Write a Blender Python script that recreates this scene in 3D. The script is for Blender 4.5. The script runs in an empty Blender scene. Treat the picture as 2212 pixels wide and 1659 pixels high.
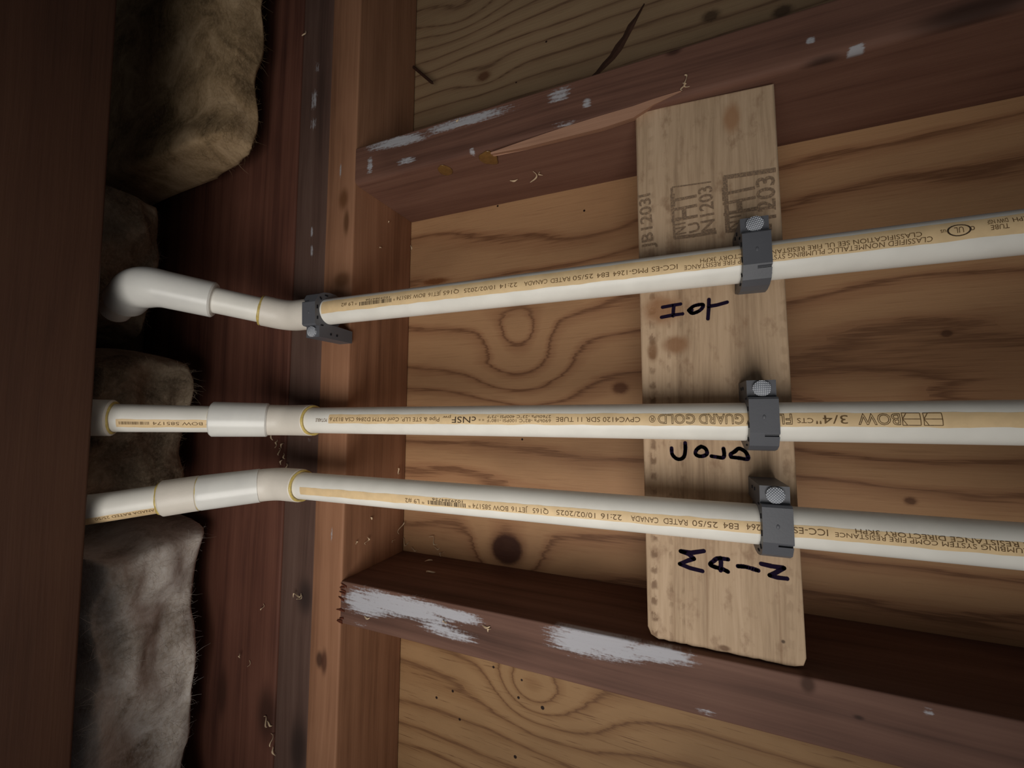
import bpy, bmesh, math, random
from mathutils import Vector, Matrix, noise
random.seed(7)
S = bpy.context.scene
COL = S.collection
PI = math.pi

# ------------------------------------------------------------------ camera
# the wall stands in the X-Z plane (Z up, room at -Y); the phone was held on its side, so picture-left is up
IW, IH = 2212.0, 1659.0
F = 902.52
RM = Matrix(((0.0111832, 0.9983410, -0.0564816), (0.3946028, -0.0563070, -0.9171249), (-0.9187837, -0.0120314, -0.3945779)))
CP = Vector((-0.0263656, -0.2949289, -0.2919466))
cam = bpy.data.cameras.new('camera'); cam.sensor_width = 36.0; cam.sensor_fit = 'HORIZONTAL'
cam.lens = F / IW * 36.0; cam.clip_start = 0.01; cam.clip_end = 50
co = bpy.data.objects.new('camera', cam); COL.objects.link(co)
co.matrix_world = Matrix.Translation(CP) @ RM.to_4x4()
S.camera = co

# ------------------------------------------------------------------ light, exposure
w = bpy.data.worlds.new('world'); S.world = w; w.use_nodes = True
w.node_tree.nodes['Background'].inputs[0].default_value = (0.86, 0.93, 1.0, 1)
w.node_tree.nodes['Background'].inputs[1].default_value = 0.055
L = bpy.data.lights.new('unseen_spot', 'SPOT'); L.spot_size = math.radians(92); L.spot_blend = 1.0; L.shadow_soft_size = 0.24; L.energy = 14.5; L.color = (1.0, 0.965, 0.915)  # unseen source on the shadow-casting side; cone falloff added to imitate lens vignetting
lo = bpy.data.objects.new('unseen_spot', L); COL.objects.link(lo)
lo.location = (-0.33, -0.56, -0.27)
lo.rotation_euler = (Vector((-0.05, 0.0, -0.09)) - lo.location).to_track_quat('-Z', 'Y').to_euler()
S.view_settings.view_transform = 'Standard'; S.view_settings.look = 'None'
S.view_settings.gamma = 1.0; S.view_settings.use_curve_mapping = False; S.view_settings.exposure = 0.0

# ------------------------------------------------------------------ measuring helpers: a picture point carried onto a real plane
def ray(x, y): return RM @ Vector(((x - IW/2)/F, -(y - IH/2)/F, -1.0))
def onY(x, y, Y=0.0):
    v = ray(x, y); return CP + v*((Y - CP.y)/v.y)
def onZ(x, y, Z=0.0):
    v = ray(x, y); return CP + v*((Z - CP.z)/v.z)
def onX(x, y, X=0.0):
    v = ray(x, y); return CP + v*((X - CP.x)/v.x)
def pix(P):
    v = RM.transposed() @ (Vector(P) - CP)
    return (IW/2 + F*v.x/-v.z, IH/2 - F*v.y/-v.z)

# ------------------------------------------------------------------ node helpers
def lin(r, g, b):
    f = lambda c: ((c/255.0)/12.92 if c/255.0 <= 0.04045 else ((c/255.0 + 0.055)/1.055)**2.4)
    return (f(r), f(g), f(b), 1.0)
class NG:
    def __init__(s, name):
        s.mat = bpy.data.materials.new(name); s.mat.use_nodes = True
        s.t = s.mat.node_tree; s.b = s.t.nodes['Principled BSDF']
        g = s.t.nodes.new('ShaderNodeNewGeometry'); s.P = g.outputs['Position']; s.N = g.outputs['Normal']
        sx = s.t.nodes.new('ShaderNodeSeparateXYZ'); s.l(s.P, sx.inputs[0]); s.X, s.Y, s.Z = sx.outputs
    def l(s, a, b): s.t.links.new(a, b)
    def put(s, sock, v):
        if isinstance(v, bpy.types.NodeSocket): s.l(v, sock)
        else: sock.default_value = v
    def m(s, op, a, b=None, c=None, clamp=False):
        n = s.t.nodes.new('ShaderNodeMath'); n.operation = op; n.use_clamp = clamp
        s.put(n.inputs[0], a)
        if b is not None: s.put(n.inputs[1], b)
        if c is not None: s.put(n.inputs[2], c)
        return n.outputs[0]
    def add(s, a, b): return s.m('ADD', a, b)
    def mul(s, a, b): return s.m('MULTIPLY', a, b)
    def comb(s, x, y, z):
        n = s.t.nodes.new('ShaderNodeCombineXYZ')
        for i, v in enumerate((x, y, z)): s.put(n.inputs[i], v)
        return n.outputs[0]
    def nz(s, vec, scale=1.0, detail=3.0, rough=0.55, dist=0.0):
        n = s.t.nodes.new('ShaderNodeTexNoise'); s.l(vec, n.inputs['Vector'])
        n.inputs['Scale'].default_value = scale; n.inputs['Detail'].default_value = detail
        n.inputs['Roughness'].default_value = rough; n.inputs['Distortion'].default_value = dist
        return n.outputs['Fac']
    def mr(s, v, a, b, c=0.0, d=1.0, smooth=True):
        n = s.t.nodes.new('ShaderNodeMapRange'); n.interpolation_type = 'SMOOTHSTEP' if smooth else 'LINEAR'
        s.put(n.inputs['Value'], v); n.inputs['From Min'].default_value = a; n.inputs['From Max'].default_value = b
        n.inputs['To Min'].default_value = c; n.inputs['To Max'].default_value = d
        return n.outputs['Result']
    def mix(s, fac, a, b, mode='MIX'):
        n = s.t.nodes.new('ShaderNodeMix'); n.data_type = 'RGBA'; n.blend_type = mode
        s.put(n.inputs[0], fac); s.put(n.inputs[6], a); s.put(n.inputs[7], b)
        return n.outputs[2]
    def ramp(s, v, stops):
        n = s.t.nodes.new('ShaderNodeValToRGB'); s.l(v, n.inputs[0]); e = n.color_ramp.elements
        while len(e) < len(stops): e.new(0.5)
        for i, (p, c) in enumerate(stops): e[i].position = p; e[i].color = c
        return n.outputs[0]
    def gauss(s, a, b, ca, cb, sa, sb, amp=1.0):
        da = s.mul(s.m('SUBTRACT', a, ca), 1.0/sa); db = s.mul(s.m('SUBTRACT', b, cb), 1.0/sb)
        r2 = s.add(s.mul(da, da), s.mul(db, db))
        return s.mul(s.m('EXPONENT', s.mul(r2, -1.0)), amp)
    def bump(s, h, strength=0.3, dist=0.001):
        n = s.t.nodes.new('ShaderNodeBump'); n.inputs['Strength'].default_value = strength; n.inputs['Distance'].default_value = dist
        s.l(h, n.inputs['Height']); s.l(n.outputs[0], s.b.inputs['Normal'])
    def done(s, col, rough=0.7, spec=0.3):
        s.put(s.b.inputs['Base Color'], col); s.put(s.b.inputs['Roughness'], rough)
        s.b.inputs['Specular IOR Level'].default_value = spec
        return s.mat

def plain(name, c, rough=0.5, spec=0.4, metal=0.0, var=0.08, sc=300.0):
    g = NG(name); n = g.nz(g.P, sc, 3)
    col = g.mix(g.mr(n, 0.3, 0.7), tuple(v*(1-var) for v in c[:3]) + (1,), tuple(min(1, v*(1+var)) for v in c[:3]) + (1,))
    g.b.inputs['Metallic'].default_value = metal
    return g.done(col, rough, spec)

def smear_mask(g, a, b, sm, streak):
    """a runs along the grain, b across; sm = (ca, cb, ha, hb, slope, density)"""
    ca, cb, ha, hb, sl, den = sm
    da = g.m('SUBTRACT', a, ca)
    u = g.m('ABSOLUTE', g.mul(da, 1.0/ha))
    v = g.m('ABSOLUTE', g.mul(g.m('SUBTRACT', g.m('SUBTRACT', b, cb), g.mul(da, sl)), 1.0/hb))
    d = g.m('POWER', g.add(g.m('POWER', u, 3.0), g.m('POWER', v, 3.0)), 0.3333)
    e = g.mr(d, 0.25, 1.35, 1.0, 0.0)
    return g.mul(g.mr(g.add(g.mul(e, den), g.mul(g.m('SUBTRACT', streak, 0.5), 2.1)), 0.42, 0.86), g.mr(e, 0.02, 0.2))

# ------------------------------------------------------------------ mesh helpers
def smooth(me, ang=40):
    for p in me.polygons: p.use_smooth = True
    try: me.set_sharp_from_angle(angle=math.radians(ang))
    except Exception: pass
def link(name, me, mat, parent=None, loc=None):
    o = bpy.data.objects.new(name, me); COL.objects.link(o)
    if mat is not None: me.materials.append(mat)
    if loc is not None:
        me.transform(Matrix.Translation(-Vector(loc))); o.location = loc
    if parent is not None:
        o.parent = parent
        o.location = Vector(o.location) - wloc(parent)
    return o
def wloc(o):
    v = Vector(o.location)
    while o.parent: o = o.parent; v = v + Vector(o.location)
    return v
def empty(name, loc):
    o = bpy.data.objects.new(name, None); COL.objects.link(o); o.location = loc; o.empty_display_size = 0.01
    return o
def tag(o, label, cat, group=None):
    o['label'] = label; o['category'] = cat
    if group: o['group'] = group
    return o
def from_bm(name, bm, sm=None):
    me = bpy.data.meshes.new(name); bm.normal_update(); bm.to_mesh(me); bm.free()
    if sm: smooth(me, sm)
    return me
def hexa(c8):
    """8 corners: 0-3 front loop, 4-7 back loop"""
    bm = bmesh.new(); v = [bm.verts.new(p) for p in c8]
    for f in ((0,1,2,3), (7,6,5,4), (0,4,5,1), (1,5,6,2), (2,6,7,3), (3,7,4,0)): bm.faces.new([v[i] for i in f])
    bmesh.ops.recalc_face_normals(bm, faces=bm.faces[:]); return bm
def box_bm(x0, x1, y0, y1, z0, z1):
    return hexa([(x0,y0,z0), (x1,y0,z0), (x1,y0,z1), (x0,y0,z1), (x0,y1,z0), (x1,y1,z0), (x1,y1,z1), (x0,y1,z1)])
def bevel(bm, r, seg=3, edges=None):
    bmesh.ops.bevel(bm, geom=edges or bm.edges[:], offset=r, segments=seg, affect='EDGES', profile=0.6); return bm
def frame(d):
    d = d.normalized(); a = Vector((1,0,0)) if abs(d.x) < 0.8 else Vector((0,1,0))
    e = (a - d*a.dot(d)).normalized(); return e, d.cross(e)
def tube(path, rad, seg=28, caps=True, bm=None):
    bm = bm or bmesh.new(); path = [Vector(p) for p in path]
    if not hasattr(rad, '__len__'): rad = [rad]*len(path)
    rings = []; e = None
    for i, p in enumerate(path):
        d = (path[min(i+1, len(path)-1)] - path[max(i-1, 0)])
        if d.length < 1e-9: d = path[-1] - path[0]
        d.normalize()
        if e is None: e, _ = frame(d)
        e = (e - d*e.dot(d)).normalized(); n = d.cross(e)
        rings.append([bm.verts.new(p + (e*math.cos(2*PI*k/seg) + n*math.sin(2*PI*k/seg))*rad[i]) for k in range(seg)])
    for a, b in zip(rings, rings[1:]):
        for k in range(seg): bm.faces.new((a[k], a[(k+1) % seg], b[(k+1) % seg], b[k]))
    if caps:
        bm.faces.new(rings[0][::-1]); bm.faces.new(rings[-1])
    return bm
def torus_at(c, d, R, r, seg=36, k=8, wob=0.0):
    bm = bmesh.new(); e, n = frame(d); d = d.normalized(); rings = []
    for i in range(seg):
        a = 2*PI*i/seg; o = e*math.cos(a) + n*math.sin(a); rr = r*(1 + wob*noise.noise(Vector((math.cos(a)*2, math.sin(a)*2, c[2]*90))))
        rings.append([bm.verts.new(Vector(c) + o*(R + rr*math.cos(2*PI*j/k)) + d*(rr*math.sin(2*PI*j/k))) for j in range(k)])
    for i in range(seg):
        A, B = rings[i], rings[(i+1) % seg]
        for j in range(k): bm.faces.new((A[j], B[j], B[(j+1) % k], A[(j+1) % k]))
    bmesh.ops.recalc_face_normals(bm, faces=bm.faces[:]); return bm

# ------------------------------------------------------------------ wood
W0, TU, TL, DEP = 0.1842, 0.0355, 0.0368, 0.0887
SU, SL_ = -0.0062, -0.0173        # slight lean of the two studs

def lumber(name, axis, dark, mid, light, smears=(), plane='XZ', spots=(), seed=0.0, paint=(168, 166, 168), stripes=1.0):
    """old sawn softwood; axis = grain direction"""
    lp = lambda a, b, t: tuple(int(p + (q - p)*t) for p, q in zip(a, b))
    dark = lp(dark, mid, 0.35); light = lp(light, mid, 0.35)
    gy = sum(mid)/3.0; dark, mid, light = [lp(c, (sum(c)/3.0,)*3, 0.12) for c in (dark, mid, light)]
    g = NG(name)
    A = {'X': g.X, 'Z': g.Z}[axis]; B1 = g.Z if axis == 'X' else g.X; B2 = g.Y
    wv = g.nz(g.comb(g.mul(A, 3.0), g.mul(B1, 10.0), g.add(g.mul(B2, 10.0), seed)), 1.0, 2)
    bb = g.add(B1, g.mul(wv, 0.020)); cc = g.add(B2, g.mul(wv, 0.013))
    s1 = g.nz(g.comb(g.mul(A, 2.2), g.mul(bb, 75.0), g.add(g.mul(cc, 75.0), seed)), 1.0, 4, 0.6)
    s2 = g.nz(g.comb(g.mul(A, 14.0), g.mul(bb, 480.0), g.add(g.mul(cc, 480.0), seed)), 1.0, 2, 0.6)
    s3 = g.nz(g.comb(g.mul(A, 9.0), g.mul(B1, 14.0), g.add(g.mul(B2, 14.0), seed + 3)), 1.0, 3, 0.5)
    v = g.add(g.add(g.mul(s1, 0.75*stripes), g.mul(s2, 0.16)), g.mul(s3, 0.40))
    v = g.m('SUBTRACT', v, 0.155 + 0.375*(stripes - 1) )
    col = g.ramp(v, [(0.30, lin(*dark)), (0.48, lin(*mid)), (0.70, lin(*light))])
    P1, P2 = (g.Z, g.X) if plane == 'XZ' else ((g.X, g.Z) if plane == 'ZX' else (g.Z, g.Y))
    front = g.mr(g.Y, 0.0035, 0.0065, 1.0, 0.0)   # marks lie on the room-side face
    for (ca, cb, ra, rb, dk) in spots:          # knots, dents and stains
        n = g.gauss(P1, P2, ca, cb, ra, rb)
        n2 = g.mul(n, g.add(0.55, g.mul(s1, 0.9)))
        col = g.mix(g.mul(g.mr(n2, 0.15, 0.95, 0.0, 0.8), front), col, lin(*dk))
    h = g.add(g.mul(s2, 0.6), g.mul(s1, 0.8))
    rough = 0.72
    if smears:
        st = g.add(g.mul(g.nz(g.comb(g.mul(P1, 45.0), g.mul(P2, 620.0), g.add(g.mul(g.Y, 90.0), seed)), 1.0, 4, 0.65), 0.62),
                   g.mul(g.nz(g.comb(g.mul(P1, 330.0), g.mul(P2, 520.0), g.mul(g.Y, 60)), 1.0, 4, 0.65), 0.38))
        tot = None
        for smr in smears:
            k = smear_mask(g, P1, P2, smr, st); tot = k if tot is None else g.m('MAXIMUM', tot, k)
        tot = g.mul(tot, front)
        col = g.mix(g.mul(tot, 0.86), col, lin(*paint))
        h = g.add(h, g.mul(tot, 0.5))
    g.bump(h, 0.35, 0.0008)
    return g.done(col, rough, 0.25)

def plywood(name, freq, bumps, knots, light, mid, dark, seed=0.0, fine=0.22, slope=0.0, wob=1.0, pits=(), sharp=0.93):
    g = NG(name)
    x = g.add(g.X, g.mul(g.Z, slope))
    lo_ = g.nz(g.comb(g.add(g.mul(x, 7.0), seed), seed, g.mul(g.Z, 1.9)), 1.0, 2, 0.5)
    me_ = g.nz(g.comb(g.add(g.mul(x, 26.0), seed), seed, g.mul(g.Z, 6.0)), 1.0, 3, 0.5)
    f = g.add(g.mul(x, freq), g.add(g.mul(lo_, 3.2*wob), g.mul(me_, 0.8*wob)))
    for (cz, cx, sz, sx, amp) in bumps: f = g.add(f, g.gauss(g.Z, g.X, cz, cx, sz, sx, amp))
    fr = g.m('FRACT', f)
    fib = g.nz(g.comb(g.mul(x, 520.0), seed, g.mul(g.Z, 22.0)), 1.0, 3, 0.65)
    blo = g.nz(g.comb(g.mul(x, 15.0), seed, g.mul(g.Z, 7.0)), 1.0, 4, 0.55)
    v = g.add(fr, g.mul(g.m('SUBTRACT', fib, 0.5), 0.35))
    col = g.ramp(v, [(0.0, lin(*mid)), (0.14, lin(*light)), (0.52, lin(*light)), (0.82, lin(*mid)), (sharp, lin(*dark)), (1.0, lin(*mid))])
    col = g.mix(g.mr(fib, 0.56, 0.80, 0.0, fine*2.2), col, lin(*dark))
    col = g.mix(g.mr(blo, 0.35, 0.75, 0.0, 0.42), col, lin(*[int(c*0.80) for c in mid]))
    kn = g.nz(g.comb(g.mul(x, 420.0), seed, g.mul(g.Z, 300.0)), 1.0, 4, 0.7)
    for (cz, cx, rz, rx, dk) in knots:
        k = g.gauss(g.Z, g.X, cz, cx, rz, rx)
        big = rz > 0.01 and rx > 0.01
        k = g.mul(k, g.add(0.55 if not big else 0.85, g.mul(kn, 0.9 if not big else 0.3)))
        col = g.mix(g.mr(k, 0.12, 0.5, 0.0, 0.5), col, lin(*[int((a+b)/2) for a, b in zip(dk, mid)]))
        col = g.mix(g.mr(k, 0.36, 0.75 if not big else 0.6, 0.0, 0.75 if not big else 0.92), col, lin(*dk))
    for (cz, cx, r) in pits:
        col = g.mix(g.mr(g.gauss(g.Z, g.X, cz, cx, r, r), 0.3, 0.6), col, lin(40, 22, 14))
    g.bump(g.add(g.mul(fib, 0.9), g.mul(fr, 0.35)), 0.45, 0.0007)
    return g.done(col, 0.62, 0.3)

def px2(x, y, Y=0.0):
    p = onY(x, y, Y); return p.z, p.x

# ---- sheathing
YB = DEP
wall = empty('wall_back', (0, YB, -0.4)); wall['kind'] = 'structure'
def ply_panel(x0, x1, mat):
    bm = box_bm(x0, x1, YB, YB + 0.0125, -0.95, 0.30)
    o = link('plywood_panel', from_bm('plywood_panel', bm), mat, wall); return o
zb = lambda x, y: px2(x, y, YB)
def bump_at(x, y, sz, sx, amp): z, xx = zb(x, y); return (z, xx, sz, sx, amp)
def knot_at(x, y, rz, rx, dk): z, xx = zb(x, y); return (z, xx, rz, rx, dk)
def pit_at(x, y, r): z, xx = zb(x, y); return (z, xx, r)
ply_mid = plywood('plywood_middle_bay', 26.0,
    [bump_at(1125, 800, 0.055, 0.030, 1.9), bump_at(1120, 715, 0.030, 0.022, 1.4), bump_at(1095, 1190, 0.035, 0.035, 1.6),
     bump_at(1950, 900, 0.12, 0.03, 0.9), bump_at(1250, 500, 0.1, 0.03, 0.7)],
    [knot_at(1095, 1187, 0.0185, 0.0165, (62, 30, 18)), knot_at(1340, 838, 0.008, 0.006, (92, 52, 30)), knot_at(940, 608, 0.018, 0.004, (110, 62, 28)),
     knot_at(2045, 720, 0.004, 0.003, (80, 48, 28)), knot_at(1967, 1082, 0.004, 0.003, (84, 50, 30))],
    (186, 143, 103), (168, 123, 87), (122, 83, 56), 1.7, 0.14, 0.02, 1.0,
    [pit_at(1128, 949, 0.0012), pit_at(1075, 445, 0.0012), pit_at(1262, 455, 0.0012), pit_at(985, 655, 0.001)])
ply_top = plywood('plywood_right_bay', 62.0,
    [bump_at(1000, 30, 0.05, 0.03, 1.2), bump_at(1050, 165, 0.03, 0.016, 0.7)],
    [knot_at(1045, 165, 0.009, 0.006, (84, 48, 28)), knot_at(1535, 35, 0.008, 0.006, (66, 46, 30)), knot_at(1690, 25, 0.008, 0.006, (60, 42, 28))],
    (148, 122, 92), (138, 110, 82), (98, 72, 52), 9.3, 0.12, 0.0, 0.8, [pit_at(1180, 90, 0.0012), pit_at(1115, 178, 0.001)])
ply_bot = plywood('plywood_left_bay', 40.0,
    [bump_at(1140, 1480, 0.030, 0.026, 2.2), bump_at(1230, 1530, 0.05, 0.03, 1.2)],
    [],
    (172, 134, 94), (156, 117, 79), (118, 82, 54), 4.1, 0.62, 0.0, 1.1,
    [pit_at(1172, 1529, 0.002), pit_at(1066, 1441, 0.0014), pit_at(1120, 1507, 0.0015), pit_at(943, 1507, 0.0015), pit_at(978, 1493, 0.0015), pit_at(993, 1554, 0.0015), pit_at(1113, 1635, 0.0018), pit_at(1127, 1469, 0.0012)])
p_l = ply_panel(-1.0, -W0 - 0.019, ply_bot)
p_m = ply_panel(-W0 - 0.019, W0 + 0.017, ply_mid)
p_r = ply_panel(W0 + 0.017, 1.0, ply_top)

# ---- studs
def sm_at(x, y, hz, hx, slope, den, Y=0.0):
    z, xx = px2(x, y, Y); return (z, xx, hz, hx, slope, den)
def sm_line(x0, y0, x1, y1, hx, den, Y=0.0):
    a = onY(x0, y0, Y); b = onY(x1, y1, Y)
    return ((a.z+b.z)/2, (a.x+b.x)/2, abs(a.z-b.z)/2 + 0.002, hx, ((b.x-a.x)/(b.z-a.z) if abs(b.z-a.z) > 0.012 else 0.0), den)
mat_ul = lumber('redwood_right_stud', 'Z', (72, 44, 34), (116, 78, 62), (140, 100, 80),
    [sm_line(782, 322, 940, 288, 0.0068, 0.90), sm_line(890, 295, 1130, 226, 0.0058, 0.86), sm_line(1180, 215, 1235, 195, 0.0075, 0.78),
     sm_line(1260, 205, 1275, 240, 0.005, 0.80), sm_line(795, 340, 803, 375, 0.011, 0.80), sm_line(855, 352, 900, 343, 0.0036, 0.85), sm_line(1015, 327, 1022, 325, 0.003, 0.8),
     sm_line(1190, 272, 1250, 262, 0.003, 0.55), sm_line(1838, 112, 1866, 96, 0.0035, 1.05), sm_line(1745, 88, 1757, 86, 0.003, 0.9)],
    'XZ', [px2(1455, 112) + (0.006, 0.003, (52, 30, 22)), px2(1780, 130) + (0.012, 0.004, (44, 26, 20)), px2(2110, 20) + (0.03, 0.008, (40, 24, 18))], 2.0, (176, 176, 180))
mat_ll = lumber('redwood_left_stud', 'Z', (66, 42, 34), (108, 74, 60), (136, 100, 82),
    [sm_line(735, 1278, 1015, 1345, 0.0115, 0.98), sm_line(900, 1308, 1055, 1347, 0.0058, 0.98), sm_line(890, 1342, 1045, 1388, 0.0065, 0.80), sm_line(735, 1290, 850, 1318, 0.013, 0.95),
     sm_line(1160, 1366, 1430, 1414, 0.0128, 1.0), sm_line(1330, 1398, 1515, 1428, 0.0072, 0.98), sm_line(760, 1345, 800, 1352, 0.003, 0.5),
     sm_line(1500, 1533, 1550, 1545, 0.003, 0.62), sm_line(2000, 1535, 2012, 1540, 0.003, 0.6)],
    'XZ', [px2(1745, 1478) + (0.004, 0.006, (60, 36, 24)), px2(1855, 1550) + (0.003, 0.0015, (40, 24, 18))], 5.0, (186, 186, 192))
def stud(x0, x1, sl, mat, label, r, wane=0.0):
    zt, zb_ = 0.0, -0.95
    c = []
    for y in (0.0, YB - 0.0003):
        for (x, z) in ((x0, zb_), (x1, zb_), (x1, zt), (x0, zt)): c.append((x + sl*z, y, z))
    bm = hexa(c)
    ed = [e for e in bm.edges if abs(e.verts[0].co.z - e.verts[1].co.z) > 0.3 and e.verts[0].co.y < 0.01]
    if wane:
        inner = [e for e in ed if abs(e.verts[0].co.x) < W0 + 0.02]
        bevel(bm, wane, 5, inner)
        ed = [e for e in bm.edges if e.is_valid and abs(e.verts[0].co.z - e.verts[1].co.z) > 0.3 and e.verts[0].co.y < 0.0005 and abs(e.verts[0].co.x) > W0 + 0.022]
    if ed: bevel(bm, r, 3, ed)
    o = link('wall_stud', from_bm('wall_stud', bm, 40), mat, None, (((x0+x1)/2 + sl*zb_), YB/2, zb_))
    return tag(o, label, 'stud', None)
st_u = stud(W0, W0 + TU, SU, mat_ul, 'reddish brown wall stud above the hot pipe, with a torn pale splinter', 0.002, 0.006)
st_l = stud(-W0 - TL, -W0, SL_, mat_ll, 'reddish brown wall stud below the main pipe, smeared with white paint', 0.0015)

# ---- plates, rim and joist (all run along X)
def spx(x, y, r1, r2, dk, Y=0.0):
    p = onY(x, y, Y); return (p.x, p.z, r1, r2, dk)
def hsm(x0, y0, x1, y1, hz, den, Y=0.0):
    a = onY(x0, y0, Y); b = onY(x1, y1, Y)
    return ((a.x+b.x)/2, (a.z+b.z)/2, abs(a.x-b.x)/2 + 0.0015, hz, (b.z-a.z)/(b.x-a.x) if abs(b.x-a.x) > 0.02 else 0, den)
mat_tp1 = lumber('redwood_lower_plate', 'X', (104, 66, 44), (152, 103, 72), (180, 128, 94),
    [hsm(735, 350, 736, 385, 0.0015, 0.75), hsm(716, 1135, 717, 1175, 0.0014, 0.62)],
    'ZX', [spx(742, 430, 0.012, 0.007, (96, 58, 30)), spx(748, 480, 0.014, 0.004, (84, 52, 28)), spx(738, 605, 0.009, 0.012, (92, 58, 34)), spx(690, 1425, 0.008, 0.005, (48, 26, 18)), spx(700, 1430, 0.012, 0.004, (70, 38, 26))], 11.0)
mat_tp2 = lumber('weathered_upper_plate', 'X', (58, 40, 34), (92, 66, 56), (116, 90, 78),
    [hsm(685, 130, 686, 160, 0.004, 0.62, 0.002), hsm(680, 190, 678, 240, 0.006, 0.72, 0.002), hsm(677, 255, 677, 280, 0.006, 0.66, 0.002), hsm(674, 490, 674, 512, 0.002, 0.8, 0.002), hsm(674, 528, 673, 556, 0.0025, 0.85, 0.002),
     hsm(668, 945, 668, 955, 0.003, 0.5, 0.002)],
    'ZX', [spx(655, 1290, 0.02, 0.012, (40, 30, 28)), spx(640, 1620, 0.03, 0.012, (44, 32, 28))], 17.0, (165, 162, 165))
mat_rim = lumber('dark_rim_board', 'X', (60, 32, 24), (104, 60, 46), (130, 80, 62), [], 'ZX',
    [spx(575, 1545, 0.03, 0.016, (50, 28, 20)), spx(470, 1500, 0.03, 0.01, (56, 32, 24))], 23.0)
mat_joist = lumber('dark_ceiling_joist', 'X', (58, 36, 24), (76, 47, 32), (90, 58, 41), [], 'ZX', [], 31.0, stripes=0.8)
def beam(name, y0, y1, z0, z1, mat, label, cat, r=0.0015, x0=-1.0, x1=1.0, rot=0.0):
    bm = box_bm(x0, x1, y0, y1, z0, z1); bevel(bm, r, 3, [e for e in bm.edges if abs(e.verts[0].co.x - e.verts[1].co.x) > 0.5])
    o = link(name, from_bm(name, bm, 40), mat, None, ((x0+x1)/2, (y0+y1)/2, z0))
    o.rotation_euler.z = rot
    return tag(o, label, cat)
beam('top_plate', 0.0, YB - 0.0003, 0.0003, 0.0362, mat_tp1, 'orange brown lower top plate that the stud ends butt against', 'plate', 0.002)
beam('top_plate', 0.002, YB - 0.0003, 0.0368, 0.0800, mat_tp2, 'greyish brown upper top plate with small white paint dabs, beside the orange plate', 'plate', 0.002)
beam('rim_board', 0.001, 0.04, 0.0806, 0.128, mat_rim, 'dark red brown board strip next to the greyish upper plate', 'board', 0.002)
beam('rim_joist', 0.004, 0.042, 0.1285, 0.345, mat_rim, 'dark red brown rim joist running beside the insulation', 'joist', 0.003)
zj = 0.108
pj = onZ(204, 830, zj); yj = pj.y
beam('ceiling_joist', yj - 0.060, yj, zj, zj + 0.14, mat_joist, 'dark brown ceiling joist along the left edge, in front of the pipes', 'joist', 0.002, rot=-0.006)

# ceiling above the joist bay
mat_ceil = lumber('ceiling_boards', 'X', (60, 40, 28), (92, 64, 46), (112, 80, 58), [], 'ZX', [], 41.0)
ce = link('ceiling', from_bm('ceiling', box_bm(-1.0, 1.0, -0.9, 0.1, 0.35, 0.37)), mat_ceil); ce['kind'] = 'structure'

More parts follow.
